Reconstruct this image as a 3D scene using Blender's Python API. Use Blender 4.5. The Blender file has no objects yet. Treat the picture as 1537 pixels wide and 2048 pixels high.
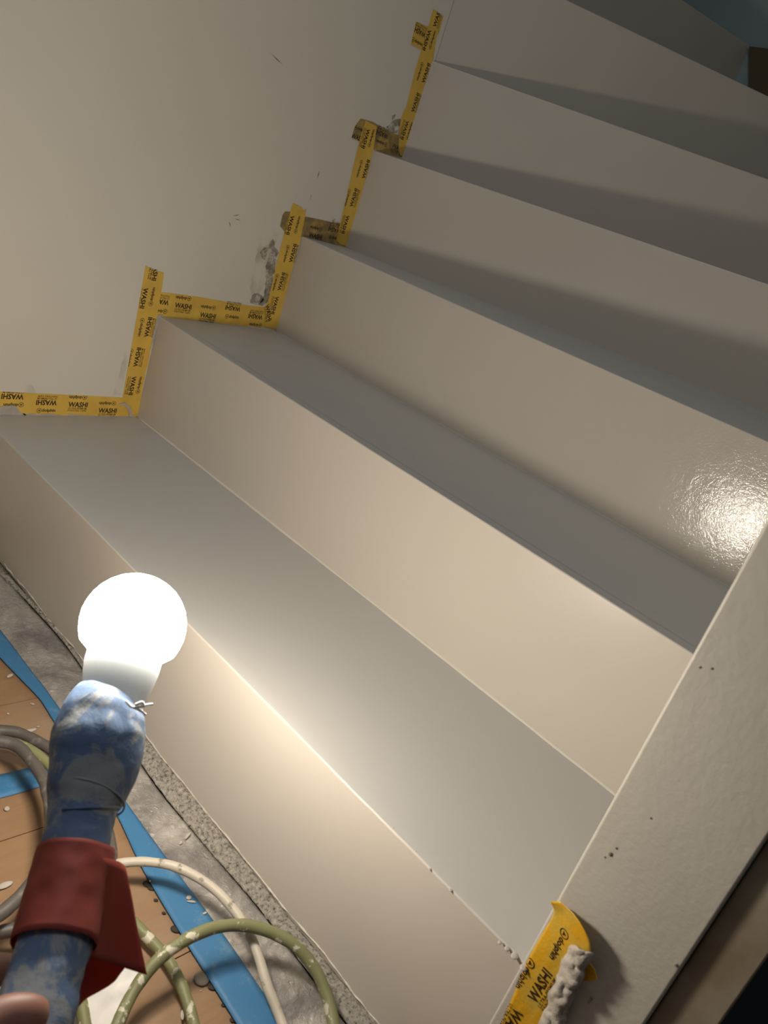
import bpy, bmesh, math, random
from mathutils import Vector, Matrix, noise
random.seed(7)
scn = bpy.context.scene
COL = scn.collection
PI = math.pi

# ------------------------------------------------------------------ camera
# world axes: X runs up the first flight along the left wall, Y points to the left wall, Z up, floor at z = 0
IMG_W, IMG_H = 1537, 2048
F_PX = 1595.1
PITCH, ROLL, WALL_AZ = .3620874, .3430069, .9572467
H = .19                       # riser height
Z1 = .1862                    # height of the first tread
CAM = Vector((0, 0, .5057 + Z1))
_rw = Matrix.Rotation(-WALL_AZ, 3, 'Z')
_f0 = Vector((0, math.cos(PITCH), -math.sin(PITCH))); _u0 = Vector((0, math.sin(PITCH), math.cos(PITCH))); _r0 = Vector((1, 0, 0))
FWD = _rw @ _f0
RGT = _rw @ (_r0 * math.cos(ROLL) + _u0 * math.sin(ROLL))
UPV = _rw @ (-_r0 * math.sin(ROLL) + _u0 * math.cos(ROLL))
cd = bpy.data.cameras.new('camera'); cam = bpy.data.objects.new('camera', cd); COL.objects.link(cam)
m = Matrix((RGT, UPV, -FWD)).transposed().to_4x4(); m.translation = CAM
cam.matrix_world = m
cd.sensor_fit = 'VERTICAL'; cd.sensor_height = 36; cd.lens = F_PX / IMG_H * 36
cd.clip_start = .02; cd.clip_end = 50
cd.dof.use_dof = True; cd.dof.focus_distance = 1.15; cd.dof.aperture_fstop = 13
scn.camera = cam

# ------------------------------------------------------------------ world and exposure
w = bpy.data.worlds.new('world'); scn.world = w; w.use_nodes = True
w.node_tree.nodes['Background'].inputs[0].default_value = (.8, .9, 1, 1)
w.node_tree.nodes['Background'].inputs[1].default_value = .003
scn.view_settings.view_transform = 'Standard'; scn.view_settings.look = 'None'
scn.view_settings.gamma = 1; scn.view_settings.use_curve_mapping = False
scn.view_settings.exposure = 0
BULB_STRENGTH = 122
AMBIENT_POWER = 7

# weak cool fill lamp, added unseen overhead to give the shadows ambient light
ld = bpy.data.lights.new('ambient_fill', 'AREA'); ld.shape = 'DISK'; ld.size = .6; ld.energy = AMBIENT_POWER; ld.color = (.84, .91, 1)
lo = bpy.data.objects.new('ambient_fill', ld); COL.objects.link(lo); lo.location = (.1, .35, 2.5)

# ------------------------------------------------------------------ geometry of a pixel's ray
def ray(x, y):
    return (FWD + RGT * ((x - IMG_W / 2) / F_PX) - UPV * ((y - IMG_H / 2) / F_PX))
def on_plane(q, P, n):
    d = ray(*q); return CAM + d * ((Vector(P) - CAM).dot(n) / d.dot(n))
def on_z(q, z): return on_plane(q, (0, 0, z), Vector((0, 0, 1)))
def at_depth(q, t): return CAM + ray(*q).normalized() * t
WALL_Y = 1.1858
POST_X, POST_Y = .5266, .0969
def on_wall(q, off=0.): return on_plane(q, (0, WALL_Y - off, 0), Vector((0, 1, 0)))
def on_post(q, off=0.): return on_plane(q, (POST_X - off, 0, 0), Vector((1, 0, 0)))

# ------------------------------------------------------------------ helpers
def tag(o, label=None, cat=None, group=None, kind=None):
    if label: o['label'] = label
    if cat: o['category'] = cat
    if group: o['group'] = group
    if kind: o['kind'] = kind
    return o
def empty(name, loc=(0, 0, 0)):
    o = bpy.data.objects.new(name, None); o.location = loc; o.empty_display_size = .05; COL.objects.link(o); return o
def link_mesh(name, me, mat, parent=None, smooth=False):
    o = bpy.data.objects.new(name, me); COL.objects.link(o)
    if mat and not me.materials: me.materials.append(mat)
    if smooth:
        me.polygons.foreach_set('use_smooth', [True] * len(me.polygons))
    if parent:
        o.parent = parent; o.matrix_parent_inverse = Matrix.Translation(-Vector(parent.location)) if parent.type == 'EMPTY' else Matrix.Identity(4)
    return o
def mesh_from(name, verts, faces, mat, parent=None, smooth=False, fixn=True):
    me = bpy.data.meshes.new(name); me.from_pydata([tuple(v) for v in verts], [], faces)
    bm = bmesh.new(); bm.from_mesh(me)
    if fixn: bmesh.ops.recalc_face_normals(bm, faces=bm.faces)
    bm.to_mesh(me); bm.free()
    return link_mesh(name, me, mat, parent, smooth)
def bm_obj(name, bm, mat, parent=None, smooth=False, fixn=True):
    if fixn: bmesh.ops.recalc_face_normals(bm, faces=bm.faces)
    me = bpy.data.meshes.new(name); bm.to_mesh(me); bm.free()
    return link_mesh(name, me, mat, parent, smooth)
def prism(name, poly, ext, mat, parent=None, bevel=0):
    """poly: 3-D points of one face, ext: extrusion vector"""
    n = len(poly); ext = Vector(ext)
    v = [Vector(p) for p in poly] + [Vector(p) + ext for p in poly]
    f = [list(range(n)), list(range(2 * n - 1, n - 1, -1))] + [[i, (i + 1) % n, n + (i + 1) % n, n + i] for i in range(n)]
    o = mesh_from(name, v, f, mat, parent)
    if bevel:
        b = o.modifiers.new('bevel', 'BEVEL'); b.width = bevel; b.segments = 3; b.limit_method = 'ANGLE'
        o.data.polygons.foreach_set('use_smooth', [True] * len(o.data.polygons))
        wn = o.modifiers.new('wn', 'WEIGHTED_NORMAL'); wn.keep_sharp = True
    return o
def box(name, a, b, mat, parent=None, bevel=0):
    x0, y0, z0 = a; x1, y1, z1 = b
    return prism(name, [(x0, y0, z0), (x1, y0, z0), (x1, y1, z0), (x0, y1, z0)], (0, 0, z1 - z0), mat, parent, bevel)
def catmull(pts, n=8):
    pts = [Vector(p) for p in pts]; out = []
    P = [pts[0] * 2 - pts[1]] + pts + [pts[-1] * 2 - pts[-2]]
    for i in range(1, len(P) - 2):
        for k in range(n):
            t = k / n; a, b, c, d = P[i - 1:i + 3]
            out.append(.5 * ((2 * b) + (c - a) * t + (2 * a - 5 * b + 4 * c - d) * t * t + (3 * b - a - 3 * c + d) * t ** 3))
    out.append(pts[-1]); return out
def tube(name, pts, rad, mat, parent=None, seg=16, jit=0., jscale=40, caps=True, flat=None):
    """pts list of Vectors, rad float or list; jit = wrinkle amplitude"""
    n = len(pts); R = rad if isinstance(rad, (list, tuple)) else [rad] * n
    v = []; f = []
    up = None
    for i, p in enumerate(pts):
        t = (pts[min(i + 1, n - 1)] - pts[max(i - 1, 0)]).normalized()
        if up is None: up = t.orthogonal().normalized()
        up = (up - t * up.dot(t)).normalized(); s = t.cross(up)
        for k in range(seg):
            a = 2 * PI * k / seg
            d = up * math.cos(a) + s * math.sin(a)
            q = p + d * R[i]
            if jit: q = q + d * (noise.noise(q * jscale) * jit + noise.noise(q * jscale * 3.1) * jit * .4)
            v.append(q)
    for i in range(n - 1):
        for k in range(seg):
            k2 = (k + 1) % seg
            f.append([i * seg + k, i * seg + k2, (i + 1) * seg + k2, (i + 1) * seg + k])
    if caps: f += [list(range(seg))[::-1], list(range((n - 1) * seg, n * seg))]
    return mesh_from(name, v, f, mat, parent, smooth=True)

# ------------------------------------------------------------------ materials
def srgb(r, g, b):
    return tuple(((c / 255) / 12.92 if c / 255 <= .04045 else ((c / 255 + .055) / 1.055) ** 2.4) for c in (r, g, b)) + (1,)
class Mat:
    def __init__(s, name, rough=.5, metal=0, spec=.5):
        s.m = bpy.data.materials.new(name); s.m.use_nodes = True; s.t = s.m.node_tree; s.b = s.t.nodes['Principled BSDF']
        s.b.inputs['Roughness'].default_value = rough; s.b.inputs['Metallic'].default_value = metal
        s.b.inputs['Specular IOR Level'].default_value = spec
        s.co = s.t.nodes.new('ShaderNodeNewGeometry').outputs['Position']
    def noise(s, scale, detail=4, rough=.55, dist=0, vec=None, stretch=None, rot=(0, 0, 0)):
        vec = vec or s.co
        if stretch:
            mp = s.t.nodes.new('ShaderNodeMapping'); mp.inputs['Scale'].default_value = stretch; mp.inputs['Rotation'].default_value = rot
            s.t.links.new(vec, mp.inputs[0]); vec = mp.outputs[0]
        n = s.t.nodes.new('ShaderNodeTexNoise'); n.inputs['Scale'].default_value = scale; n.inputs['Detail'].default_value = detail
        n.inputs['Roughness'].default_value = rough; n.inputs['Distortion'].default_value = dist
        s.t.links.new(vec, n.inputs['Vector']); return n.outputs['Fac']
    def ramp(s, fac, stops):
        r = s.t.nodes.new('ShaderNodeValToRGB'); e = r.color_ramp.elements
        while len(e) < len(stops): e.new(.5)
        for i, (p, c) in enumerate(stops):
            e[i].position = p; e[i].color = c if isinstance(c, tuple) else (c, c, c, 1)
        s.t.links.new(fac, r.inputs[0]); return r.outputs[0]
    def mix(s, fac, a, b):
        n = s.t.nodes.new('ShaderNodeMix'); n.data_type = 'RGBA'
        for i, v in ((0, fac), (6, a), (7, b)):
            if hasattr(v, 'links'): s.t.links.new(v, n.inputs[i])
            else: n.inputs[i].default_value = v
        return n.outputs[2]
    def color(s, c):
        if hasattr(c, 'links'): s.t.links.new(c, s.b.inputs['Base Color'])
        else: s.b.inputs['Base Color'].default_value = c
        return s
    def rough(s, r): s.t.links.new(r, s.b.inputs['Roughness']); return s
    def bump(s, h, strength=.3, dist=.001, prev=None):
        b = s.t.nodes.new('ShaderNodeBump'); b.inputs['Strength'].default_value = strength; b.inputs['Distance'].default_value = dist
        s.t.links.new(h, b.inputs['Height'])
        if prev: s.t.links.new(prev, b.inputs['Normal'])
        s.t.links.new(b.outputs[0], s.b.inputs['Normal']); return b.outputs[0]
    def math(s, op, a, b):
        n = s.t.nodes.new('ShaderNodeMath'); n.operation = op
        for i, v in enumerate((a, b)):
            if hasattr(v, 'links'): s.t.links.new(v, n.inputs[i])
            else: n.inputs[i].default_value = v
        return n.outputs[0]

def step_paint(name, c1, c2, rough=.3, bump=.25):
    M = Mat(name, rough)
    M.color(M.mix(M.noise(3.5, 3), c1, c2))
    M.rough(M.ramp(M.noise(9, 4), [(.3, rough - .04), (.7, rough + .08)]))
    p = M.bump(M.noise(420, 2, .5), bump, .0004)
    M.bump(M.noise(26, 3, .5, stretch=(1, 1, 1)), bump * .7, .0015, p)
    return M.m
TREAD = step_paint('tread_paint', srgb(192, 190, 186), srgb(198, 194, 186), .42, .16)
RISER = step_paint('riser_paint', srgb(206, 197, 184), srgb(200, 192, 181), .36, .2)
# the third riser still has wet, glossy enamel with brushed relief
M = Mat('wet_riser_paint', .2, spec=.7); M.color(M.mix(M.noise(3, 3), srgb(206, 197, 184), srgb(200, 192, 181)))
M.rough(M.ramp(M.noise(7, 3), [(.35, .10), (.65, .2)]))
# brushed relief of the fresh coat is coarse only towards the newel end of this riser
_d = M.t.nodes.new('ShaderNodeVectorMath'); _d.operation = 'DISTANCE'; M.t.links.new(M.co, _d.inputs[0]); _d.inputs[1].default_value = tuple(on_plane((1480, 1000), (1.085, .2, 0), Vector((1, 0, 0))))
_k = M.ramp(_d.outputs['Value'], [(.05, 1.), (.24, .12)])
p = M.bump(M.math('MULTIPLY', M.noise(330, 3, .6, .4), _k), .5, .0004); M.bump(M.math('MULTIPLY', M.noise(95, 4, .6, 1.4), _k), .55, .0005, p)
WET = M.m

M = Mat('wall_paint', .75, spec=.25)
stain = M.ramp(M.noise(2.2, 6, .6), [(.45, 0.), (.75, .35)])
M.color(M.mix(stain, srgb(232, 226, 212), srgb(218, 210, 195)))
M.bump(M.noise(160, 4), .12, .0006); WALLP = M.m
M = Mat('newel_paint', .5); M.color(M.mix(M.noise(6, 4), srgb(205, 201, 190), srgb(192, 186, 173)))
p = M.bump(M.noise(190, 3, .5), .35, .001); M.bump(M.noise(14, 3), .3, .004, p); POSTP = M.m
M = Mat('old_post_paint', .6); M.color(M.mix(M.ramp(M.noise(9, 5), [(.4, 0.), (.6, 1.)]), srgb(168, 158, 142), srgb(138, 122, 98))); M.bump(M.noise(60, 4), .3, .001); OLDP = M.m
M = Mat('far_wall_paint', .7); M.color(M.mix(M.noise(2, 3), srgb(170, 184, 186), srgb(158, 172, 174))); M.bump(M.noise(120, 3), .1, .0005); FARP = M.m
M = Mat('room_paint', .8); M.color(srgb(150, 156, 165)); ROOMP = M.m
M = Mat('ceiling_paint', .8); M.color(srgb(170, 172, 175)); M.bump(M.noise(120, 3), .1, .0005); CEILP = M.m
M = Mat('caulk', .35); M.color(srgb(222, 214, 200)); M.bump(M.noise(90, 4), .4, .001); CAULK = M.m
M = Mat('yellow_tape', .5); M.color(M.mix(M.ramp(M.noise(28, 5, .6), [(.38, 0.), (.75, .75)]), srgb(240, 198, 86), srgb(216, 172, 76)))
M.bump(M.noise(500, 2), .2, .0003); M.b.inputs['Transmission Weight'].default_value = 0; YEL = M.m
M = Mat('dirty_yellow_tape', .55); M.color(M.mix(M.ramp(M.noise(40, 5, .65), [(.35, 0.), (.6, 1.)]), srgb(204, 168, 90), srgb(140, 122, 84)))
M.bump(M.noise(300, 3), .3, .0005); YELD = M.m
M = Mat('tape_print', .5); M.color(srgb(52, 38, 22)); INK = M.m
M = Mat('loose_yellow_tape', .35); M.color(M.mix(M.ramp(M.noise(50, 5), [(.4, 0.), (.7, 1.)]), srgb(226, 170, 24), srgb(205, 176, 74))); M.bump(M.noise(140, 3), .5, .0015); YELL = M.m
M = Mat('white_plaster', .8); M.color(M.mix(M.noise(60, 4), srgb(205, 198, 188), srgb(176, 166, 152))); M.bump(M.noise(180, 5, .7), .7, .002); PLAS = M.m
M = Mat('grey_filler', .9); M.color(M.mix(M.ramp(M.noise(70, 6, .7), [(.4, 0.), (.6, 1.)]), srgb(138, 124, 110), srgb(180, 170, 154))); M.bump(M.noise(150, 5), .5, .001); FILL = M.m
M.t.links.new(M.ramp(M.noise(45, 7, .72), [(.38, 0.), (.56, .9)]), M.b.inputs['Alpha'])

M = Mat('faint_smudge', .9); M.color(srgb(120, 108, 94)); M.t.links.new(M.ramp(M.noise(22, 6, .6), [(.45, 0.), (.8, .3)]), M.b.inputs['Alpha']); SMUD = M.m
M = Mat('laminate', .45)
g = M.noise(9, 6, .6, 1.2, stretch=(1, 9, 1), rot=(0, 0, .5))
c = M.mix(g, srgb(164, 130, 96), srgb(136, 104, 74)); dust = M.ramp(M.noise(7, 6, .65), [(.42, 0.), (.7, .55)])
M.color(M.mix(dust, c, srgb(166, 150, 132))); M.bump(g, .1, .0004); LAM = M.m
M = Mat('blue_tape', .55)
M.color(M.mix(M.ramp(M.noise(45, 6, .7), [(.55, 0.), (.72, .55)]), srgb(62, 120, 164), srgb(132, 158, 168))); M.bump(M.noise(160, 4), .3, .0006); BLUT = M.m
M = Mat('silver_film', .32, .25)
c = M.ramp(M.noise(14, 6, .6, .5), [(.35, srgb(140, 134, 130)), (.55, srgb(180, 174, 166)), (.7, srgb(200, 194, 184))])
M.color(c); M.rough(M.ramp(M.noise(30, 4), [(.4, .2), (.65, .5)])); p = M.bump(M.noise(90, 5, .7, 1.4), .9, .004); SILV = M.m
M = Mat('mortar', .95)
n1 = M.noise(230, 8, .72); c = M.ramp(n1, [(.36, srgb(88, 80, 70)), (.47, srgb(176, 168, 154)), (.7, srgb(222, 215, 202))])
M.color(c); M.bump(n1, 1., .004); MORT = M.m
M = Mat('paper', .8); M.color(srgb(232, 228, 222)); M.bump(M.noise(50, 4), .3, .002); PAPER = M.m
def cable_mat(name, base, spot, lo, hi):
    M = Mat(name, .5); M.color(M.mix(M.ramp(M.noise(75, 5, .6), [(lo, 0.), (hi, 1.)]), base, spot)); M.bump(M.noise(120, 3), .3, .001); return M.m
OLIVE = cable_mat('olive_cable', srgb(128, 128, 88), srgb(205, 198, 175), .57, .61)
WCAB = cable_mat('white_cable', srgb(198, 188, 170), srgb(140, 130, 110), .6, .66)
GCAB = cable_mat('grey_cable', srgb(88, 82, 76), srgb(125, 118, 110), .55, .7)
M = Mat('blue_wrap', .6, spec=.3)
M.color(M.mix(M.ramp(M.noise(30, 7, .66, .8), [(.5, 0.), (.57, .75)]), srgb(96, 118, 150), srgb(158, 160, 156))); M.bump(M.noise(90, 4), .5, .002); WRAP = M.m
M = Mat('red_tape', .6, spec=.3); M.color(M.mix(M.noise(30, 4), srgb(168, 84, 72), srgb(142, 64, 56)))
M.bump(M.noise(60, 3, stretch=(1, 1, .2)), .3, .0015); REDT = M.m
_tr = M.t.nodes.new('ShaderNodeBsdfTranslucent'); _tr.inputs[0].default_value = srgb(225, 50, 30)
_mx = M.t.nodes.new('ShaderNodeMixShader'); _mx.inputs[0].default_value = .25
M.t.links.new(M.b.outputs[0], _mx.inputs[1]); M.t.links.new(_tr.outputs[0], _mx.inputs[2]); M.t.links.new(_mx.outputs[0], M.t.nodes['Material Output'].inputs[0])
M = Mat('collar_plastic', .4); M.color(srgb(196, 202, 206)); COLL = M.m
M = Mat('bulb_glow', .3); M.color((1, .95, .88, 1)); M.b.inputs['Emission Color'].default_value = (1, .9, .765, 1); M.b.inputs['Emission Strength'].default_value = BULB_STRENGTH; GLOW = M.m
M = Mat('skin', .5); M.color(M.mix(M.noise(60, 4), srgb(158, 108, 90), srgb(138, 92, 76))); M.b.inputs['Subsurface Weight'].default_value = .15
M.b.inputs['Subsurface Radius'].default_value = (.01, .004, .002); M.bump(M.noise(400, 3), .2, .0005); SKIN = M.m
M = Mat('nail', .3); M.color(srgb(215, 170, 155)); NAIL = M.m
M = Mat('sleeve', .85); M.color(srgb(70, 66, 70)); M.bump(M.noise(400, 2), .3, .0006); SLEEVE = M.m
M = Mat('dark_debris', .8); M.color(srgb(60, 50, 42)); DARK = M.m
M = Mat('dark_board', .7); M.color(srgb(104, 88, 62)); DARKB = M.m
M = Mat('grey_dab', .6); M.color(srgb(140, 130, 112)); DAB = M.m

# ------------------------------------------------------------------ staircase
S = [.5616, .8407, 1.1140, 1.2373, 1.3195, 1.3308]                       # where each riser meets the left wall (x)
AZ = [-.6445, -.6430, -.6428, -.3495, -.0232, .3492, .6263]
BACK_X, OUT_Y, INNER_X = 2.30, .0969, 1.3306
STEP_Y = .0962
lv = lambda k: Z1 + (k - 1) * H if k > 0 else 0.
lines = []
for k in range(6):
    a = AZ[k] - WALL_AZ; lines.append((Vector((S[k], WALL_Y)), Vector((math.cos(a), math.sin(a)))))
a = AZ[6] - WALL_AZ; lines.append((Vector((2.034, 1.109)), Vector((math.cos(a), math.sin(a)))))
def line_end(k, off=0.):
    p, d = lines[k]; nrm = Vector((-d.y, d.x)); nrm = nrm if nrm.x > 0 or abs(nrm.x) < .2 and nrm.y > 0 else -nrm
    p = p + nrm * off
    t = (STEP_Y - p.y) / d.y; q = p + d * t
    if q.x > BACK_X: q = p + d * ((BACK_X - p.x) / d.x)
    t0 = (WALL_Y - p.y) / d.y; q0 = p + d * t0
    if k >= 5: q0 = p + d * ((INNER_X + .0006 - p.x) / d.x)
    return q0, q, nrm
stairs = empty('staircase', (.55, .64, 0))
tag(stairs, 'freshly painted grey-beige stair turning left around the white wall', 'stairs')
def riser(k):
    q0, q1, nrm = line_end(k)
    z0, z1 = lv(k) - (.0 if k == 0 else .01), lv(k + 1)
    R = .0022; prof = [(0, z0)]
    for i in range(7):
        a = PI / 2 * i / 6; prof.append((R - R * math.cos(a), z1 - R + R * math.sin(a)))
    prof += [(.02, z1), (.02, z0)]
    N = 90; v = []; f = []; n = len(prof)
    for i in range(N + 1):
        b = q0.lerp(q1, i / N)
        for (d, z) in prof:
            dd = d
            if d < .01: dd += noise.noise(Vector((i * .13, k * 9.1, z * 9))) * .0006 + (noise.noise(Vector((i * .7, k * 5.1, 0))) * .0004 if z > z1 - .01 else 0)
            p = b + nrm * dd
            v.append((p.x, p.y, z))
    for i in range(N):
        for j in range(n):
            j2 = (j + 1) % n
            f.append([i * n + j, i * n + j2, (i + 1) * n + j2, (i + 1) * n + j])
    f += [list(range(n)), list(range(N * n, (N + 1) * n))[::-1]]
    o = mesh_from('riser', v, f, WET if k == 2 else RISER, stairs, smooth=True)
    me = o.data; me.set_sharp_from_angle(angle=math.radians(30)); me.materials.append(TREAD)
    for pl in me.polygons:
        if pl.normal.z > .9: pl.material_index = 1
    if k == 2: o['label'] = 'glossy wet-painted riser'
    return o
def tread(k):
    a0, a1, _ = line_end(k - 1, .0195); b0, b1, _ = line_end(k, .012)
    poly = [a0, a1]
    if a1.x < BACK_X - 1e-3 and b1.x >= BACK_X - 1e-3: poly.append(Vector((BACK_X, STEP_Y)))
    poly += [b1, b0]
    if k >= 6: pass
    z = lv(k)
    return prism('tread', [(p.x, p.y, z - .03) for p in poly], (0, 0, .03), TREAD, stairs)
for k in range(7): riser(k)
for k in range(1, 7): tread(k)
# last tread, above eye level
a0, a1, _ = line_end(6, .0195)
prism('tread', [(a0.x, a0.y, lv(7) - .03), (a1.x, a1.y, lv(7) - .03), (BACK_X, 1.75, lv(7) - .03), (INNER_X + .002, 1.75, lv(7) - .03)], (0, 0, .03), TREAD, stairs)
# caulk beads in the corners between tread and riser
for k in (1, 2, 3, 4, 5):
    q0, q1, nrm = line_end(k)
    N = 60; v = []; f = []; r = .0026 if k == 1 else .0012
    for i in range(N + 1):
        b = q0.lerp(q1, .001 + .998 * i / N); rr = r * (1 + .5 * noise.noise(Vector((i * .35, k * 3.3, 1)))) * (1. if k < 3 else .7)
        z = lv(k)
        pr = [(.0005, z + rr), (-rr * .25, z + rr * .45), (-rr * .5, z + rr * .22), (-rr, z + .0003), (.001, z - .001)]
        for d, zz in pr: p = b + nrm * d; v.append((p.x, p.y, zz))
    for i in range(N):
        for j in range(5): f.append([i * 5 + j, i * 5 + (j + 1) % 5, (i + 1) * 5 + (j + 1) % 5, (i + 1) * 5 + j])
    f += [list(range(5)), list(range(N * 5, N * 5 + 5))[::-1]]
    o = mesh_from('caulk_bead', v, f, CAULK if k < 3 else RISER, stairs, smooth=True)
q0, q1, nrm = line_end(0); NL = 320
pts_ = []; rr_ = []
for i in range(NL):
    p = q0.lerp(q1, .004 + .99 * i / (NL - 1))
    pts_.append(Vector((p.x - .0003 + .0012 * noise.noise(Vector((i * .11, 3, 0))), p.y, .0045 + .0035 * noise.noise(Vector((i * .05, 7, 1))) + .0015 * noise.noise(Vector((i * .3, 2, 1))))))
    rr_.append(max(.0003, .0009 + .0013 * noise.noise(Vector((i * .17, 5, 2)))))
tube('paint_lip', pts_, rr_, RISER, stairs, seg=7, jit=.0008, jscale=200)
# drips of enamel on the noses and a raised scar at the lowest nose
bm = bmesh.new()
for (x, y, r) in [(787, 1655, .0009), (832, 1702, .0008), (860, 1738, .0012), (902, 1780, .0016), (1030, 1912, .003), (1048, 1935, .003), (1015, 1897, .0022), (1000, 1885, .0018), (715, 1405, .0008)]:
    c = on_z((x, y), Z1)
    g = bmesh.ops.create_icosphere(bm, subdivisions=2, radius=r)
    for q in g['verts']: q.co = Vector((q.co.x * 1.3, q.co.y, q.co.z * .3)) + c
for f_ in bm.faces: f_.smooth = True
o = bm_obj('paint_drip', bm, RISER, stairs, smooth=True); o['kind'] = 'stuff'

# ------------------------------------------------------------------ setting
def structure(o): o['kind'] = 'structure'; return o
WT = .25
wall = structure(box('wall_left', (-1.6, WALL_Y, 0), (INNER_X, WALL_Y + WT, 2.6), WALLP))
structure(box('wall_back', (BACK_X, OUT_Y - .09, 0), (BACK_X + .1, 1.85, 2.6), FARP))
structure(box('wall_right', (POST_X + .035, OUT_Y - .092, 0), (BACK_X, OUT_Y, 2.6), POSTP))
structure(box('wall_rear', (-1.7, -1.3, 0), (-1.6, WALL_Y + WT, 2.6), ROOMP))
structure(box('wall_front', (INNER_X, 1.75, 0), (BACK_X, 1.85, 2.6), FARP))
structure(box('wall_side', (-1.6, -1.4, 0), (.45, -1.3, 2.6), ROOMP))
structure(box('ceiling', (-1.7, -1.4, 2.6), (BACK_X + .1, 1.85, 2.7), CEILP))
# newel board closing the end of the right-hand wall, and the older board set back behind it
post = prism('newel_post', [(POST_X, OUT_Y, 0), (POST_X, OUT_Y - .0920, 0), (POST_X + .034, OUT_Y - .0920, 0), (POST_X + .034, OUT_Y, 0)], (0, 0, 2.6), POSTP, None, .0026)
tag(post, 'broad white-painted upright newel board at the right end of the steps', 'newel post')
qa, qb = on_plane((1537, 1921), (POST_X + .008, 0, 0), Vector((1, 0, 0))), on_plane((1438, 2048), (POST_X + .008, 0, 0), Vector((1, 0, 0)))
jy = (qa.y + qb.y) / 2
jamb = prism('door_jamb', [(POST_X + .008, OUT_Y - .0925, 0), (POST_X + .008, jy, 0), (POST_X + .115, jy, 0), (POST_X + .115, OUT_Y - .0925, 0)], (0, 0, 2.6), OLDP, None, .002)
tag(jamb, 'stained old board set back beside the newel, at the dark opening', 'door jamb')

# floor: laminate planks in front of the stairs
fl = structure(prism('floor', [(-1.6, -1.3, -.08), (.45, -1.3, -.08), (.45, -.02, -.08), (POST_X + .12, -.02, -.08), (POST_X + .12, WALL_Y, -.08), (-1.6, WALL_Y, -.08)], (0, 0, .07), MORT))
ja, jb = on_z((0, 1412), 0), on_z((80, 1395), 0)
jd = (jb - ja); jd.z = 0; jd.normalize(); jn = Vector((-jd.y, jd.x, 0))
PW = .195
def clip_poly(poly, p, n):
    out = []
    for i in range(len(poly)):
        a, b = poly[i], poly[(i + 1) % len(poly)]
        da, db = (a - p).dot(n), (b - p).dot(n)
        if da >= 0: out.append(a)
        if (da >= 0) != (db >= 0): out.append(a + (b - a) * (da / (da - db)))
    return out
for i in range(-5, 8):
    base = [ja + jn * (i * PW + .0006) + jd * -3, ja + jn * (i * PW + .0006) + jd * 3, ja + jn * ((i + 1) * PW - .0006) + jd * 3, ja + jn * ((i + 1) * PW - .0006) + jd * -3]
    pl = [Vector((p.x, p.y, 0)) for p in base]
    for P_, n_ in (((-1., 0, 0), (1, 0, 0)), ((.5, 0, 0), (-1, 0, 0)), ((0, -.6, 0), (0, 1, 0)), ((0, 1.18, 0), (0, -1, 0))):
        pl = clip_poly(pl, Vector(P_), Vector(n_))
        if len(pl) < 3: break
    if len(pl) < 3: continue
    prism('plank', [(p.x, p.y, -.01) for p in pl], (0, 0, .01), LAM, fl)

# ------------------------------------------------------------------ flat pieces on the wall: tape with print
def hull(pts):
    pts = sorted(set(pts))
    def half(ps):
        h = []
        for p in ps:
            while len(h) > 1 and (h[-1][0] - h[-2][0]) * (p[1] - h[-2][1]) - (h[-1][1] - h[-2][1]) * (p[0] - h[-2][0]) <= 0: h.pop()
            h.append(p)
        return h[:-1]
    return half(pts) + half(pts[::-1])
def text_mesh(body, size, bold=0., space=1.):
    cu = bpy.data.curves.new('t', 'FONT'); cu.body = body; cu.size = size; cu.offset = bold * size; cu.align_x = 'CENTER'; cu.align_y = 'CENTER'
    cu.resolution_u = 2; cu.space_character = space
    o = bpy.data.objects.new('t', cu); COL.objects.link(o)
    dg = bpy.context.evaluated_depsgraph_get(); me = bpy.data.meshes.new_from_object(o.evaluated_get(dg))
    bpy.data.objects.remove(o); bpy.data.curves.remove(cu); return me
def scaled(me, w=None, h=None):
    xs = [v.co.x for v in me.vertices]; ys = [v.co.y for v in me.vertices]
    cx, cy = (min(xs) + max(xs)) / 2, (min(ys) + max(ys)) / 2
    sx = w / (max(xs) - min(xs)); sy = h / (max(ys) - min(ys)) if h else sx
    for v in me.vertices: v.co.x = (v.co.x - cx) * sx; v.co.y = (v.co.y - cy) * sy
    return me
T_WASHI = scaled(text_mesh('WASHI', 1, .03), .0355, .0094)
T_SUB1 = scaled(text_mesh('ULTRA-PREMIUM', 1, .012), .0335, .0031)
T_SUB2 = scaled(text_mesh('PAINTERS TAPE', 1, .008), .0335, .0031)
T_DOL = scaled(text_mesh('dolphin', 1, .03), .0235, .0072)
def add_me(bm, me, M4):
    n0 = len(bm.verts); bm.from_mesh(me); bm.verts.ensure_lookup_table()
    for v in bm.verts[n0:]: v.co = M4 @ v.co
def ring_bm(bm, M4, r, t, seg=18):
    vs = []
    for i in range(seg):
        a = 2 * PI * i / seg
        vs.append((bm.verts.new(M4 @ Vector((r * math.cos(a), r * math.sin(a), 0))), bm.verts.new(M4 @ Vector(((r - t) * math.cos(a), (r - t) * math.sin(a), 0)))))
    for i in range(seg):
        a, b = vs[i], vs[(i + 1) % seg]; bm.faces.new((a[0], b[0], b[1], a[1]))
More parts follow.
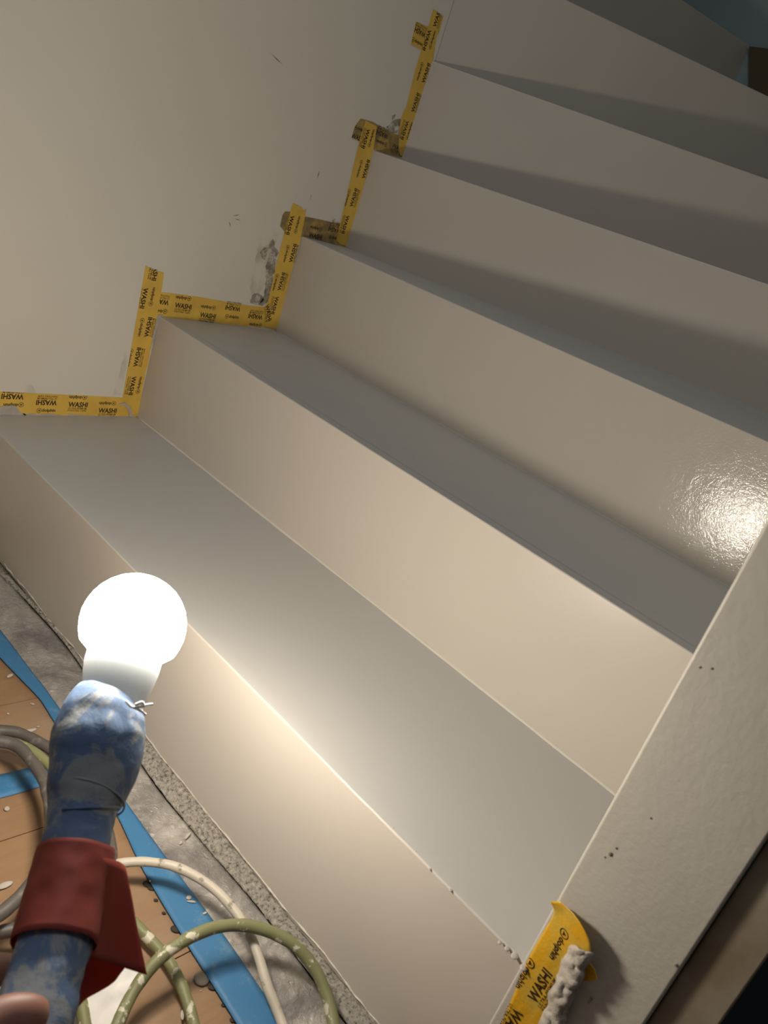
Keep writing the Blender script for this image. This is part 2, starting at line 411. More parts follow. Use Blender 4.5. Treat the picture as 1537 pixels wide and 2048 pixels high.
def lettering(texts, to2d, clip, place, parent, S_=1.):
    """texts: (type, px, rotation deg); one object for each printed block"""
    for ty, q, rot in texts:
        bm = bmesh.new()
        c = to2d(q); R = Matrix.Translation((c[0], c[1], 0)) @ Matrix.Rotation(math.radians(rot), 4, 'Z') @ Matrix.Scale(S_, 4)
        if ty == 'W':
            add_me(bm, T_WASHI, R); add_me(bm, T_SUB1, R @ Matrix.Translation((0, -.0071, 0))); add_me(bm, T_SUB2, R @ Matrix.Translation((0, -.0111, 0)))
        else:
            add_me(bm, T_DOL, R @ Matrix.Translation((.0045, 0, 0)))
            L = R @ Matrix.Translation((-.0122, 0, 0)); ring_bm(bm, L, .0042, .0008)
            vs = [bm.verts.new(L @ Vector(p)) for p in ((-.0022, -.0014, 0), (.0024, -.0010, 0), (.0012, .0004, 0), (.0002, .0024, 0), (-.0006, .0006, 0))]
            bm.faces.new(vs)
        for i in range(len(clip)):
            a, b = clip[i], clip[(i + 1) % len(clip)]
            d = Vector((b[0] - a[0], b[1] - a[1], 0)); n = Vector((d.y, -d.x, 0))
            bmesh.ops.bisect_plane(bm, geom=bm.verts[:] + bm.edges[:] + bm.faces[:], plane_co=Vector((a[0], a[1], 0)), plane_no=n, clear_outer=True)
        if not bm.faces: bm.free(); continue
        for v in bm.verts: v.co = place(v.co)
        bm_obj('lettering', bm, INK, parent, fixn=False)
def densify(poly, step=9, amp=1.2, jag=None):
    out = []
    n = len(poly)
    for i in range(n):
        a, b = poly[i], poly[(i + 1) % n]; L = math.hypot(b[0] - a[0], b[1] - a[1]); k = max(1, int(L / step))
        for j in range(k):
            t = j / k; x, y = a[0] + (b[0] - a[0]) * t, a[1] + (b[1] - a[1]) * t
            if j and (jag is None or i in jag): x += random.uniform(-amp, amp); y += random.uniform(-amp, amp)
            out.append((x, y))
    return out
def wall2d(q): p = on_wall(q); return (p.x, p.z)
def slab_on_wall(name, poly2, layer, mat, thick=.0004, parent=None):
    y = WALL_Y - .0002 - layer * .0006
    return prism(name, [(u, y, v) for u, v in poly2], (0, -thick, 0), mat, parent)
def tape(poly, texts, layer, label, mat=YEL, jag=None, group='yellow masking tape along the steps'):
    p2 = [wall2d(q) for q in densify(poly, 7, .9, jag)]
    o = slab_on_wall('masking_tape', p2, layer, mat); tag(o, label, 'tape', group)
    if texts:
        y = WALL_Y - .0002 - layer * .0006 - .0004 - .00012
        lettering(texts, wall2d, hull([wall2d(q) for q in poly]), lambda c: Vector((c.x, y, c.y)), o)
    return o
tapes = []
tA = tape([(-60, 780), (0, 783), (60, 786), (150, 790), (246, 795), (282, 796), (275, 832.5), (150, 831), (0, 825), (-60, 823)],
     [('W', (25, 793), 180), ('D', (27, 809), 180), ('W', (93, 805), 180), ('D', (92, 821), 0), ('D', (156, 794), 180), ('W', (156, 809), 0), ('D', (215, 806), 180), ('W', (215, 821), 0), ('W', (266, 803), 180)], 0,
     'yellow printed tape strip along the lowest tread, smeared with white paint', jag={6, 7, 8})
tB = tape([(245, 794), (291, 531), (304, 538), (327, 545), (325, 566), (319, 600), (313, 634), (296, 722), (275, 831), (262, 815), (244, 800)],
     [('W', (287, 596), -90), ('W', (311, 540), -90), ('D', (304, 593), 90), ('D', (281, 654), -90), ('W', (296, 654), 90), ('D', (259, 715), -90), ('W', (274, 714), 90), ('W', (264, 771), -90), ('D', (278, 770), 90)], 1,
     'yellow printed tape strip standing against the lowest full riser', jag={1, 2, 3, 6, 7})
tC = tape([(316, 583), (400, 594), (497, 611), (556, 616), (552, 659), (530, 655), (470, 650), (400, 641), (313, 634), (300, 630), (305, 600)],
     [('W', (320, 603), 180), ('D', (318, 621), 180), ('D', (367, 595.5), 180), ('W', (366.5, 612), 0), ('D', (416.6, 614), 180), ('W', (415.7, 631), 0), ('W', (465.8, 616.4), 180), ('D', (464, 633.8), 0), ('W', (511, 633), 180), ('D', (511, 649), 180)], 0,
     'yellow printed tape strip along the second tread from below', jag={4, 5, 6, 7, 8})
tD = tape([(528, 615), (536, 600), (552, 530), (561, 494), (570, 458), (580, 424), (585, 406), (603, 415), (606, 422), (612, 417), (608, 440), (601, 474), (583, 540), (571, 590), (559, 640), (552, 658), (530, 652)],
     [('W', (579.3, 450), -90), ('D', (594, 449), 90), ('D', (571.4, 507), -90), ('W', (585, 506), 90), ('D', (549.7, 564), -90), ('W', (562, 562.7), 90), ('W', (549, 610), -90), ('W', (536, 625), -60)], 2,
     'yellow printed tape strip standing against the second riser from below', jag={10, 11, 12, 13})
tE = tape([(560, 452), (565, 430), (570, 423), (584, 424), (610, 433), (645, 440), (665, 445), (700, 448), (690, 494), (640, 481), (601, 474), (585, 473), (571, 464)],
     [('D', (632, 456), 180), ('W', (630.7, 472), 0), ('W', (669, 460), 180), ('D', (669, 476), 0)], 1,
     'dirty yellow tape strip along the third tread, poking past the upright strip', mat=YELD, jag={7, 8, 9})
tF = tape([(672, 480), (679, 450), (696, 379), (710, 316), (720, 275), (731, 241), (753, 252), (746, 300), (733, 350), (718, 405), (706, 448), (693, 492), (680, 488)],
     [('W', (730.8, 277), -90), ('D', (742, 276), 90), ('D', (718, 337), -90), ('W', (731, 338), 90), ('D', (694, 395), -90), ('W', (706.5, 395), 90), ('W', (690, 448.6), -90)], 2,
     'yellow printed tape strip standing against the third riser from below', jag={7, 8, 9, 10})
tG = tape([(703, 275), (710, 252), (721, 237), (745, 244), (769, 258), (790, 268), (818, 276), (810, 316), (780, 309), (748, 298), (735, 292), (719, 282)],
     [('D', (719.4, 258), 0), ('W', (715.5, 275), 0), ('W', (764, 268), 180), ('D', (763, 285), 180), ('W', (796, 295), 0)], 1,
     'dirty yellow tape strip along the fourth tread, sloping down to the corner', mat=YELD, jag={6, 7})
tH = tape([(796, 300), (800, 244), (807, 221), (812, 215), (831, 137), (843, 98), (856, 53), (866, 18), (886, 33), (878, 64), (873, 70), (866, 117), (851, 175), (838, 225), (826, 262), (812, 315), (800, 310)],
     [('W', (852.7, 80), -90), ('D', (864, 80), 90), ('D', (839, 142.6), -90), ('W', (851, 146), 90), ('W', (830, 205), 90), ('W', (809, 260), -90), ('D', (818, 262), 90), ('W', (874, 33), 90)], 2,
     'uppermost upright strip of yellow printed tape, against the fourth riser', jag={10, 11, 12, 13})
tI = tape([(821.5, 88), (832, 44), (846, 50), (862, 55), (852, 100), (844, 99)],
     [('W', (839, 64), 180), ('D', (834, 84), 0)], 1, 'short square tab of yellow tape crossing the top of the uppermost strip', jag={1})
# white paint smeared over the lowest strips
def smear(parent, poly, layer, mat=PLAS, amp=1.5, name='paint_smear'):
    p2 = [wall2d(q) for q in densify(poly, 5, amp)]
    if mat in (FILL, SMUD):                      # a stain in the wall paint: a single skin
        return mesh_from(name, [(u, WALL_Y - .0003 - layer * .0006, v) for u, v in p2], [list(range(len(p2)))], mat, parent)
    return slab_on_wall(name, p2, layer, mat, .0006, parent)
smear(tA, [(-20, 812), (8, 811), (30, 811), (36, 818), (44, 826), (60, 831), (-20, 826)], 1.2)
smear(tA, [(44, 826), (80, 828), (100, 826), (118, 829), (130, 832), (80, 833), (50, 833)], 1.2)
smear(tA, [(136, 826), (145, 828), (170, 831), (220, 832), (262, 834), (220, 835), (138, 833)], 1.2)
smear(tB, [(236, 807), (250, 804), (259, 812), (262, 822), (264, 833), (257, 832), (256, 820), (250, 810), (240, 811)], 2.4, amp=.8)
smear(tB, [(312, 640), (316, 628), (326, 630), (318, 640), (306, 680), (300, 700), (304, 672)], 2.4, amp=.8)
# filler patches on the bare wall beside the tapes
smear(wall, [(541, 503), (548, 492), (556, 500), (552, 526), (546, 556), (540, 590), (536, 604), (524, 612), (512, 609), (527, 596), (531, 572), (529, 545), (534, 524)], 0, FILL, 2.5, 'filler_patch')
smear(wall, [(520, 505), (535, 488), (546, 478), (550, 490), (538, 500), (530, 520), (524, 516)], 0, FILL, 1.5, 'filler_patch')
smear(wall, [(500, 606), (505, 590), (516, 586), (526, 592), (528, 600), (512, 610)], 0, FILL, 1.5, 'filler_patch')
smear(wall, [(772, 254), (780, 248), (788, 240), (800, 237), (806, 242), (803, 262), (797, 270), (786, 266)], 0, FILL, 2, 'filler_patch')
smear(wall, [(783, 232), (792, 228), (790, 236), (785, 240)], 0, FILL, 1.2, 'filler_patch')
smear(wall, [(664, 440), (670, 437), (677, 443), (676, 452), (666, 449)], 1.5, FILL, .8, 'filler_patch')
smear(wall, [(20, 778), (50, 766), (66, 772), (72, 786), (40, 784)], 0, SMUD, 2, 'grey_smudge')
smear(wall, [(226, 790), (238, 752), (250, 700), (256, 706), (248, 760), (240, 790)], 0, SMUD, 2, 'grey_smudge')
smear(wall, [(500, 575), (520, 480), (545, 455), (556, 470), (540, 540), (525, 600), (505, 608)], 0, SMUD, 2, 'grey_smudge')
# scuffs
for a, b in (((466, 432), (480, 429)), ((468, 437), (482, 441)), ((540, 105), (568, 132)), ((458, 442), (462, 456)), ((620, 402), (623, 388)), ((634, 358), (640, 340))):
    d = Vector((b[0] - a[0], b[1] - a[1])).normalized(); n = (-d.y * 1.1, d.x * 1.1)
    smear(wall, [a, ((a[0] + b[0]) / 2 + n[0], (a[1] + b[1]) / 2 + n[1]), b, ((a[0] + b[0]) / 2 - n[0], (a[1] + b[1]) / 2 - n[1])], 0, FILL, .3, 'scuff_mark')

# tape strip on the back wall, far upper right
pz = [on_plane(q, (BACK_X, 0, 0), Vector((1, 0, 0))) for q in ((1502, 96), (1600, 108), (1600, 215), (1502, 190))]
structure(prism('trim_1', [(BACK_X - .0005, p.y, p.z) for p in pz], (-.012, 0, 0), DARKB))

# ------------------------------------------------------------------ peeling tape on the newel
rows = [((985, 2090), (1088, 2090), 0, 0, 0), ((1003, 2048), (1106, 2048), 0, 0, 0), ((1028, 1990), (1136, 1990), 0, 0, .001), ((1048, 1938), (1166, 1945), 0, .001, .004), ((1064, 1903), (1180, 1918), 0, .003, .009),
        ((1081, 1875), (1187, 1896), 0, .004, .013), ((1098, 1847), (1170, 1858), 0, .005, .012), ((1112, 1824), (1148, 1824), .001, .005, .008), ((1106, 1812), (1131, 1814), .003, .004, .005), ((1101, 1802), (1122, 1803), .004, .005, .005)]
NC = 8; v = []; f = []
for (l, r_, a, b, c) in rows:
    for j in range(NC + 1):
        t = j / NC; lift = (a * (1 - t) ** 2 + 2 * b * t * (1 - t) + c * t * t) + .0006 + .0022 * abs(noise.noise(Vector((l[0] * .06, t * 4, 0)))) * (.3 + t)
        if j and j < NC or True:
            q = (l[0] + (r_[0] - l[0]) * t, l[1] + (r_[1] - l[1]) * t)
        v.append(on_post(q, lift))
nr = len(rows)
for i in range(nr - 1):
    for j in range(NC): f.append([i * (NC + 1) + j, i * (NC + 1) + j + 1, (i + 1) * (NC + 1) + j + 1, (i + 1) * (NC + 1) + j])
peel = mesh_from('masking_tape', v, f, YELL, smooth=True)
sd = peel.modifiers.new('s', 'SUBSURF'); sd.levels = 1; sd.render_levels = 1
so = peel.modifiers.new('t', 'SOLIDIFY'); so.thickness = .0003; so.offset = -1
tag(peel, 'peeling yellow printed tape with a crust of plaster, low on the newel', 'tape')
def post2d(q): p = on_post(q); return (-p.y, p.z)
from mathutils.bvhtree import BVHTree
_me = peel.data; _bvh = BVHTree.FromPolygons([tuple(q.co) for q in _me.vertices], [tuple(q.vertices) for q in _me.polygons])
def on_peel(c):
    hit = _bvh.ray_cast(Vector((POST_X - .1, -c.x, c.y)), Vector((1, 0, 0)))
    return Vector(((hit[0].x if hit[0] else POST_X - .001) - .0007, -c.x, c.y))
lettering([('D', (1124, 1882), 270), ('D', (1051, 1945), 270), ('W', (1083, 1969), 90), ('W', (1024, 2048), 270), ('D', (1158, 1925), 270)], post2d,
          hull([post2d(q) for q in ((985, 2090), (1003, 2048), (1046, 1940), (1110, 1826), (1150, 1826), (1160, 1900), (1120, 1990), (1070, 2090))]), on_peel, peel)
# plaster crust riding on the tape
v = []; f = []; NB = 40; NA = 8
for i in range(NB + 1):
    t = i / NB; l = (1141 - 72 * t, 1893 + 190 * t); r_ = (1183 - 76 * t, 1904 + 186 * t)
    for j in range(NA + 1):
        s_ = j / NA; q = (l[0] + (r_[0] - l[0]) * s_ + noise.noise(Vector((t * 9, s_ * 2, 3))) * 9, l[1] + (r_[1] - l[1]) * s_ + noise.noise(Vector((t * 9, s_ * 2, 8))) * 9)
        lift = .004 + .006 * (1 - t * .4) * math.sin(PI * s_) ** .5 + .0045 * noise.noise(Vector((t * 14, s_ * 3, 0))) + .002 * noise.noise(Vector((t * 40, s_ * 8, 0))) + .006 * s_ * (1 - t)
        v.append(on_post(q, lift))
for i in range(NB):
    for j in range(NA): f.append([i * (NA + 1) + j, i * (NA + 1) + j + 1, (i + 1) * (NA + 1) + j + 1, (i + 1) * (NA + 1) + j])
o = mesh_from('plaster_crust', v, f, PLAS, peel, smooth=True); so = o.modifiers.new('t', 'SOLIDIFY'); so.thickness = .002; so.offset = -1
# torn corner of a second piece under the crust
v = [on_post(q, l) for q, l in (((1160, 1935), .001), ((1178, 1922), .004), ((1190, 1938), .006), ((1196, 1958), .007), ((1180, 1962), .004), ((1160, 1962), .001))]
o = mesh_from('torn_corner', v, [[0, 1, 2, 3, 4, 5]], YELL, peel); so = o.modifiers.new('t', 'SOLIDIFY'); so.thickness = .0004
# pits and nibs in the newel paint
bm = bmesh.new()
for x, y, r in ((1221, 1708, .0015), (1233, 1696, .0008), (1210, 1714, .0006), (1353, 1930, .0012), (1400, 1335, .0007), (1424, 1337, .0007), (1184, 1996, .0013), (1178, 2005, .0007), (1302, 1636, .0007)):
    c = on_post((x, y), .0004); g = bmesh.ops.create_icosphere(bm, subdivisions=2, radius=r)
    for q in g['verts']: q.co = Vector((q.co.x * .4, q.co.y, q.co.z * 1.2)) + c
o = bm_obj('paint_nib', bm, DAB, post, smooth=True); o['kind'] = 'stuff'

# ------------------------------------------------------------------ floor coverings
def sheet(name, left, right, nu, mat, z0, amp, scale, parent=None, thick=.001, ncell=40, seed=0, flatedge=True):
    """a wrinkled sheet between two pixel polylines on the floor"""
    L = catmull([on_z(q, 0) for q in left], ncell // (len(left) - 1)); R = catmull([on_z(q, 0) for q in right], ncell // (len(right) - 1))
    n = min(len(L), len(R)); v = []; f = []
    for i in range(n):
        for j in range(nu + 1):
            t = j / nu; p = L[i * (len(L) - 1) // (n - 1)].lerp(R[i * (len(R) - 1) // (n - 1)], t)
            h = z0 + amp * (noise.noise(Vector((p.x * scale, p.y * scale, seed))) + .5 * noise.noise(Vector((p.x * scale * 2.7, p.y * scale * 2.7, seed + 5))) + .9)
            h = z0 + (h - z0) * (.12 + .88 * math.sin(PI * t) ** .6)
            v.append((p.x, p.y, h))
    for i in range(n - 1):
        for j in range(nu): f.append([i * (nu + 1) + j, i * (nu + 1) + j + 1, (i + 1) * (nu + 1) + j + 1, (i + 1) * (nu + 1) + j])
    o = mesh_from(name, v, f, mat, parent, smooth=True)
    so = o.modifiers.new('t', 'SOLIDIFY'); so.thickness = thick; so.offset = -1
    # upward normals
    if o.data.polygons[0].normal.z < 0: o.data.flip_normals()
    return o
# silver film under the tape
o = sheet('plastic_film', [(-60, 1200), (0, 1290), (60, 1365), (122, 1440), (235, 1605), (340, 1745), (420, 1860), (500, 1975), (600, 2110)],
          [(-60, 1090), (3, 1152), (60, 1215), (150, 1320), (290, 1545), (385, 1665), (500, 1800), (585, 1910), (720, 2090)], 14, SILV, .0012, .0022, 34, ncell=160)
tag(o, 'crinkled silvery plastic film strip between the blue tape and the mortar', 'plastic film')
# mortar strip at the foot of the lowest riser
o = sheet('mortar_strip', [(-60, 1088), (3, 1155), (60, 1212), (150, 1318), (283, 1530), (384, 1662), (500, 1797), (585, 1905), (720, 2085)],
          [(-60, 1080), (2, 1141), (60, 1200), (150, 1302), (283, 1456), (358, 1553), (465, 1694), (611, 1877), (790, 2090)], 12, MORT, .0012, .0042, 150, ncell=240, thick=.003)
tag(o, 'crumbly pale mortar strip along the foot of the lowest riser', 'mortar')
BT1 = dict(l=[(-60, 1255), (0, 1321), (39, 1362), (78, 1403), (107, 1448), (165, 1538), (228, 1628), (283, 1742), (367, 1885), (420, 1970), (468, 2048), (505, 2110)],
           r=[(-60, 1190), (0, 1265), (33, 1308), (59, 1343), (94, 1388), (135, 1445), (185, 1518), (242, 1597), (332, 1722), (420, 1840), (500, 1953), (563, 2048), (605, 2110)])
BT1['r'] = [(-60, 1190), (0, 1265), (33, 1308), (59, 1343), (94, 1388), (180, 1510), (242, 1597), (332, 1722), (420, 1840), (470, 1910), (563, 2048), (605, 2110)]
o = sheet('masking_tape', BT1['l'], BT1['r'], 6, BLUT, .0042, .0009, 40, ncell=110, thick=.0004)
tag(o, 'long blue masking tape laid over the floor edge, running diagonally', 'tape')
o = sheet('masking_tape', [(-60, 1560), (0, 1550.5), (68, 1534), (130, 1515), (172, 1505)], [(-60, 1606), (0, 1598), (91, 1572), (140, 1556), (190, 1545)], 4, BLUT, .0014, .0006, 40, ncell=40, thick=.0004)
tag(o, 'short blue masking tape crossing the wooden floor behind the cable loop', 'tape')
# white paint drops
bm = bmesh.new()
def blob(bm, q, r, z, stretch=1., ang=0, flat=.25):
    c = on_z(q, z); g = bmesh.ops.create_icosphere(bm, subdivisions=2, radius=r); ca, sa = math.cos(ang), math.sin(ang)
    for p in g['verts']:
        x, y = p.co.x * stretch, p.co.y; p.co = Vector((x * ca - y * sa, x * sa + y * ca, p.co.z * flat)) + c
for q, r, s_, a in (((20, 1351), .0035, 2.2, .4), ((66, 1408), .0024, 1, 0), ((16, 1427), .0022, 1, 0), ((14, 1617), .004, 1.2, 1), ((10, 1770), .005, 2.2, 0), ((48, 1512), .0022, 1.5, 0), ((60, 1461), .004, 3, 0), ((378, 1795), .0035, 1.2, 0), ((383, 1803), .0018, 4, -.7), ((365, 2030), .0022, 3, 1), ((376, 1671), .0022, 4, .4), ((362, 1685), .002, 2, .4), ((300, 1762), .0016, 1, 0), ((410, 1826), .0018, 2, 0)):
    blob(bm, q, r * .7, .002 if q[0] < 300 else .006, s_, a)
for i in range(26): blob(bm, (random.uniform(0, 420), random.uniform(1340, 2040)), random.uniform(.0004, .0012), .001, random.uniform(1, 2), random.uniform(0, 3))
o = bm_obj('paint_drop', bm, PLAS, fl, smooth=True); o['kind'] = 'stuff'
bm = bmesh.new()
blob(bm, (404, 1957), .0078, .0015, 1, 0, .3)
o = bm_obj('putty_dab', bm, DAB, None, smooth=True); tag(o, 'round grey-brown putty dab on the wood beside the blue tape', 'putty')
bm = bmesh.new()
for q, r in (((297, 1768), .0042), ((312, 1800), .0017), ((328, 1826), .0016), ((353, 1858), .0042), ((425, 1974), .0032), ((447, 2010), .0016), ((466, 2040), .0022), ((303, 1776), .0028)):
    blob(bm, q, r, .0012, 1.4, -.8, .3)
o = bm_obj('debris_crumb', bm, DARK, fl, smooth=True); o['kind'] = 'stuff'

# crumpled white paper
v = []; f = []; n = 12
c0, c1, c2, c3 = (262, 1922), (286, 1950), (225, 2090), (110, 2062)
for i in range(n + 1):
    for j in range(n + 1):
        s_, t = i / n, j / n
        q = ((c0[0] * (1 - s_) + c3[0] * s_) * (1 - t) + (c1[0] * (1 - s_) + c2[0] * s_) * t, (c0[1] * (1 - s_) + c3[1] * s_) * (1 - t) + (c1[1] * (1 - s_) + c2[1] * s_) * t)
        p = on_z(q, 0); h = .003 + .016 * abs(noise.noise(Vector((p.x * 28, p.y * 28, 2)))) + .006 * abs(noise.noise(Vector((p.x * 75, p.y * 75, 7))))
        v.append((p.x, p.y, h))
for i in range(n):
    for j in range(n): f.append([i * (n + 1) + j, i * (n + 1) + j + 1, (i + 1) * (n + 1) + j + 1, (i + 1) * (n + 1) + j])
o = mesh_from('paper', v, f, PAPER, smooth=True)
if o.data.polygons[0].normal.z < 0: o.data.flip_normals()
so = o.modifiers.new('t', 'SOLIDIFY'); so.thickness = .0004
tag(o, 'crumpled white paper on the floor under the red tape', 'paper')

# ------------------------------------------------------------------ cables
def cable(pts, rad, mat, label, zs=None):
    P = [on_z((x, y), z) for x, y, z in pts]
    C = catmull(P, 10)
    o = tube('electric_cable', C, rad, mat, seg=14, jit=rad * .12, jscale=60); tag(o, label, 'cable'); return o
cable([(120, 1770, .012), (180, 1742, .02), (240, 1727, .03), (300, 1724, .036), (360, 1737, .04), (425, 1775, .038), (480, 1835, .034), (513, 1900, .028), (536, 1975, .02), (562, 2040, .013), (585, 2110, .012)], .0046, WCAB,
      'white paint-flecked cable arching over the blue tape and plastic film')
cable([(200, 2120, .022), (235, 2050, .025), (272, 1975, .032), (325, 1912, .044), (395, 1868, .05), (462, 1850, .05), (525, 1858, .046), (585, 1888, .04), (628, 1935, .03), (655, 1995, .02), (668, 2050, .014), (675, 2110, .012)], .0056, OLIVE,
      'olive-green cable with white paint spots, bowed highest across the mortar')
cable([(225, 1790, .012), (262, 1838, .012), (300, 1880, .0115), (338, 1922, .012), (362, 1970, .012), (380, 2020, .011), (390, 2060, .011), (398, 2110, .011)], .0052, OLIVE,
      'olive-green cable passing beneath the bowed one, beside the putty dab')
cable([(150, 1960, .024), (160, 2000, .028), (170, 2050, .03), (180, 2110, .03)], .0052, OLIVE, 'short stretch of olive cable lying across the white paper')
cable([(-80, 1462, .03), (-20, 1460, .03), (30, 1464, .03), (70, 1480, .03), (110, 1505, .03), (150, 1545, .03), (190, 1600, .03), (214, 1660, .032), (222, 1715, .03), (205, 1760, .03), (150, 1810, .03), (60, 1850, .03), (-20, 1868, .03), (-80, 1872, .03)], .006, GCAB,
      'grey cable loop emerging from behind the right side of the handle')
cable([(-80, 1484, .05), (-20, 1481, .05), (30, 1490, .05), (62, 1520, .05), (88, 1562, .05), (101, 1620, .05), (99, 1685, .05), (80, 1740, .05), (45, 1788, .05), (0, 1828, .05), (-60, 1868, .05)], .0062, GCAB,
      'dark grey cable loop bending round left of the handle')
cable([(-80, 1490, .035), (-20, 1482, .036), (40, 1490, .037), (90, 1522, .038), (125, 1565, .036), (150, 1620, .03), (165, 1690, .02)], .0052, OLIVE,
      'olive cable curving between the two grey loops at the left edge')

# ------------------------------------------------------------------ hand lamp
lamp_root = at_depth((150, 1700), .56)
lamp = empty('hand_lamp', lamp_root); tag(lamp, 'glowing bulb on a blue taped handle held out over the steps', 'lamp')
BC = at_depth((267, 1250), .63)
pd_ = lambda q, t: at_depth(q, t)
neck = pd_((243, 1338), .622)
ax = (neck - BC).normalized()
# globe: lathe with a short neck
prof = []
RB = .0385
for i in range(15):
    a = PI * i / 17; prof.append((-RB * math.cos(a), RB * math.sin(a)))
prof = prof[:-3] + [(.024, .0262)]
o_ = ax.orthogonal().normalized(); p_ = ax.cross(o_)
def lathe(name, prof, mat, seg=40):
    v = []; f = []
    for (h, r) in prof:
        for k in range(seg):
            a = 2 * PI * k / seg; v.append(BC + ax * h + (o_ * math.cos(a) + p_ * math.sin(a)) * max(r, 1e-5))
    for i in range(len(prof) - 1):
        for k in range(seg): f.append([i * seg + k, i * seg + (k + 1) % seg, (i + 1) * seg + (k + 1) % seg, (i + 1) * seg + k])
    f += [list(range(seg)), list(range((len(prof) - 1) * seg, len(prof) * seg))]
    return mesh_from(name, v, f, mat, lamp, smooth=True)
o = lathe('bulb_globe', prof, GLOW); o['label'] = 'glowing white globe'
lathe('bulb_collar', [(.020, .0250), (.0245, .0268), (.034, .0268), (.052, .0235), (.064, .021), (.068, .020)], COLL)['label'] = 'pale plastic collar of the bulb'
st = [((233, 1372), 44, .618), ((226, 1388), 54, .615), ((216, 1405), 66, .612), ((207, 1430), 75, .607), ((199, 1470), 84, .60), ((193, 1510), 84, .594), ((184, 1550), 78, .587), ((174, 1590), 70, .58), ((166, 1620), 62, .574), ((158, 1665), 60, .566), ((150, 1710), 60, .557),
      ((138, 1760), 61, .547), ((124, 1820), 61, .535), ((108, 1890), 62, .521), ((92, 1950), 63, .508), ((70, 2030), 64, .492), ((45, 2110), 66, .475), ((15, 2210), 66, .455)]
st = [(q, hw, .618 - (.618 - t) * .45) for q, hw, t in st]
ctr = [pd_(q, t) for q, hw, t in st]; rad = [hw * t / F_PX * .97 for q, hw, t in st]
def refine(c, r, n=5):
    C = catmull(c, n); R = []
    for i in range(len(r) - 1):
        for k in range(n): R.append(r[i] + (r[i + 1] - r[i]) * k / n)
    return C, R + [r[-1]]
C_, R_ = refine(ctr, rad)
o = tube('handle', C_, R_, WRAP, lamp, seg=48, jit=.0028, jscale=38); o['label'] = 'handle wrapped in paint-smeared blue tape'
# wrinkle rings of the tape wrap
for (i0, tilt) in ((36, .25), (40, -.3)):
    c = C_[i0]; t = (C_[i0 + 1] - C_[i0 - 1]).normalized(); a0 = t.orthogonal().normalized(); b0 = t.cross(a0); ring = []
    for k in range(30):
        a = PI * 1.4 * k / 29 + PI * .1
        ring.append(c + (a0 * math.cos(a) + b0 * math.sin(a)) * (R_[i0] + .0006) + t * (tilt * .02 * math.sin(a)))
    tube('tape_wrinkle', ring, .0008, WRAP, lamp, seg=6, jit=.0006, jscale=150)
# torn tape frills at the top of the wrap
for P_ in (((252, 1402), (264, 1414), (280, 1412), (306, 1408)), ((266, 1416), (282, 1422), (292, 1430)), ((270, 1410), (284, 1404), (290, 1414))):
    tube('torn_tape', catmull([pd_(q, .588) for q in P_], 5), .0009, PAPER, lamp, seg=6, jit=.0006, jscale=200)
# red tape wound round the handle, with a loose flag
i0, i1 = 49, 66
def band(name, ia, ib, grow, mat):
    pts = C_[ia:ib]; rr = [r + grow for r in R_[ia:ib]]
    return tube(name, pts, rr, mat, lamp, seg=48, jit=.0022, jscale=34, caps=False)
o = band('red_tape', i0, i1, .0034, REDT); so = o.modifiers.new('t', 'SOLIDIFY'); so.thickness = .0005; o['label'] = 'band of dull red tape'
def flag(poly_rows, name, label):
    v = []; f = []; nc = len(poly_rows[0])
    # resample columns
    rowsC = [catmull([pd_((x, y), t + .034 + (y - 1710) * .000135) for x, y, t in r], 5) for r in poly_rows]
    ncc = len(rowsC[0]); cols = [catmull([rowsC[i][j] for i in range(len(rowsC))], 4) for j in range(ncc)]
    nr_ = len(cols[0])
    for i in range(nr_):
        for j in range(ncc): v.append(cols[j][i])
    for i in range(nr_ - 1):
        for j in range(ncc - 1): f.append([i * ncc + j, i * ncc + j + 1, (i + 1) * ncc + j + 1, (i + 1) * ncc + j])
    o = mesh_from(name, v, f, REDT, lamp, smooth=True); so = o.modifiers.new('t', 'SOLIDIFY'); so.thickness = .0004; o['label'] = label
    return o
flag([[(160, 1711, .534), (200, 1714, .537), (235, 1722, .545), (251, 1733, .55)],
      [(150, 1780, .523), (195, 1784, .531), (238, 1790, .541), (264, 1797, .546)],
      [(130, 1845, .51), (185, 1858, .522), (235, 1868, .536), (278, 1874, .541)],
      [(115, 1900, .498), (175, 1913, .514), (230, 1930, .53), (294, 1950, .537)]], 'red_tape_flag', 'loose flag of dull red tape')
flag([[(150, 1895, .53), (180, 1903, .533), (215, 1915, .537), (258, 1925, .541)],
      [(152, 1940, .53), (175, 1945, .534), (205, 1950, .538), (242, 1945, .541)],
      [(148, 1985, .53), (165, 1992, .534), (188, 1982, .538), (222, 1968, .541)],
      [(134, 2036, .53), (144, 2030, .534), (158, 2008, .537), (168, 1998, .539)]], 'red_tape_flag', 'brighter red underside of the folded tape')

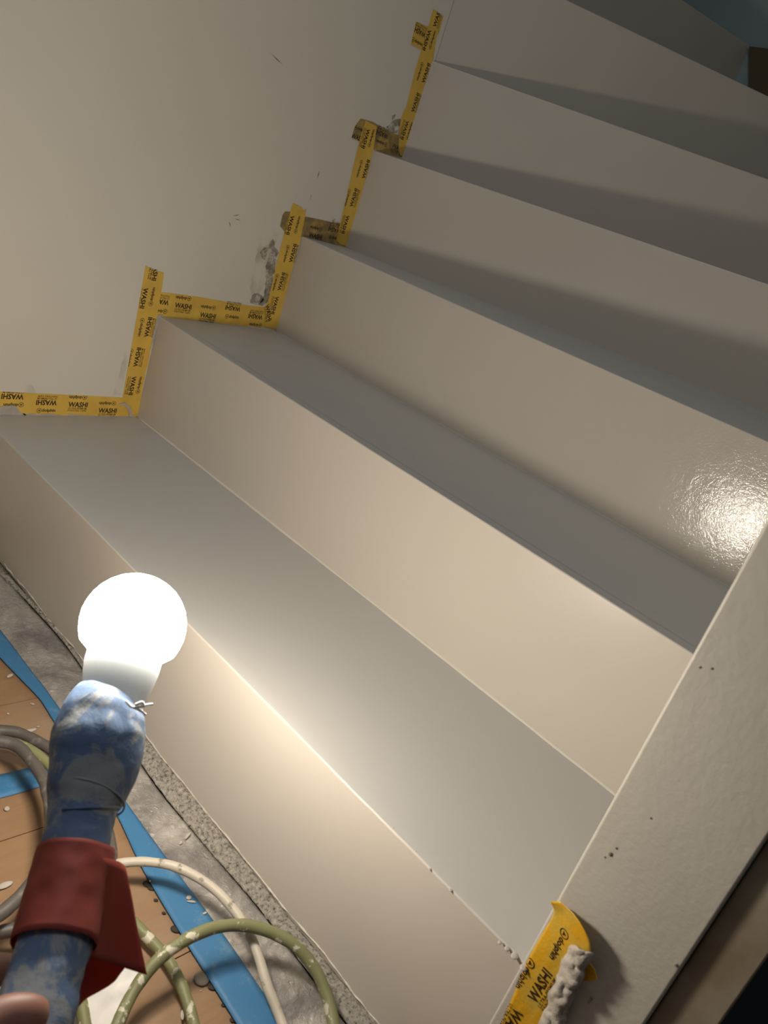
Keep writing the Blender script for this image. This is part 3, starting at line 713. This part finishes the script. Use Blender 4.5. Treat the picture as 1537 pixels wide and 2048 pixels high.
# ------------------------------------------------------------------ the hand holding the lamp
hand = empty('hand', at_depth((-120, 2200), .46)); tag(hand, 'person\'s hand gripping the blue lamp handle, cut by the lower left corner', 'hand')
verts = []; edges = []; radii = []
def chain(start, pts):
    prev = start
    for (x, y, t, r) in pts:
        verts.append(pd_((x, y), t + .066)); radii.append(r); i = len(verts) - 1
        if prev is not None: edges.append((prev, i))
        prev = i
    return prev
chain(None, [(-420, 2620, .42, .030), (-300, 2440, .43, .026), (-190, 2300, .44, .027)])          # forearm, wrist
palm = 2
k1 = chain(palm, [(-130, 2180, .465, .026)])
chain(k1, [(-125, 2070, .49, .0125), (-90, 1975, .505, .0112), (-38, 1940, .525, .0104), (22, 1938, .545, .0096), (66, 1950, .556, .0082)])      # index
chain(k1, [(-120, 2130, .48, .013), (-85, 2060, .50, .0110), (-40, 2040, .53, .010), (20, 2045, .547, .0094), (60, 2058, .55, .0084)])        # middle
chain(palm, [(-140, 2230, .46, .014), (-100, 2150, .48, .0108), (-60, 2135, .515, .0098), (0, 2140, .53, .009), (35, 2150, .53, .008)])       # ring
chain(palm, [(-150, 2320, .45, .013), (-115, 2240, .47, .0095), (-80, 2230, .50, .0085), (-30, 2235, .515, .0078), (0, 2242, .515, .007)])     # little
chain(palm, [(-160, 2200, .43, .017), (-85, 2110, .44, .0145), (-15, 2040, .446, .0124), (48, 2028, .449, .0118), (96, 2042, .4535, .0102)])  # thumb
me = bpy.data.meshes.new('skin_surface'); me.from_pydata([tuple(p) for p in verts], edges, [])
ho = link_mesh('skin_surface', me, SKIN, hand)
sk = ho.modifiers.new('skin', 'SKIN'); sk.use_smooth_shade = True
if not me.skin_vertices: me.attributes  # layer is made by the modifier below
bm = bmesh.new(); bm.from_mesh(me); lay = bm.verts.layers.skin.verify(); bm.verts.ensure_lookup_table()
for i, v_ in enumerate(bm.verts): v_[lay].radius = (radii[i], radii[i]); v_[lay].use_root = (i == palm)
bm.to_mesh(me); bm.free()
ss = ho.modifiers.new('sub', 'SUBSURF'); ss.levels = 2; ss.render_levels = 2
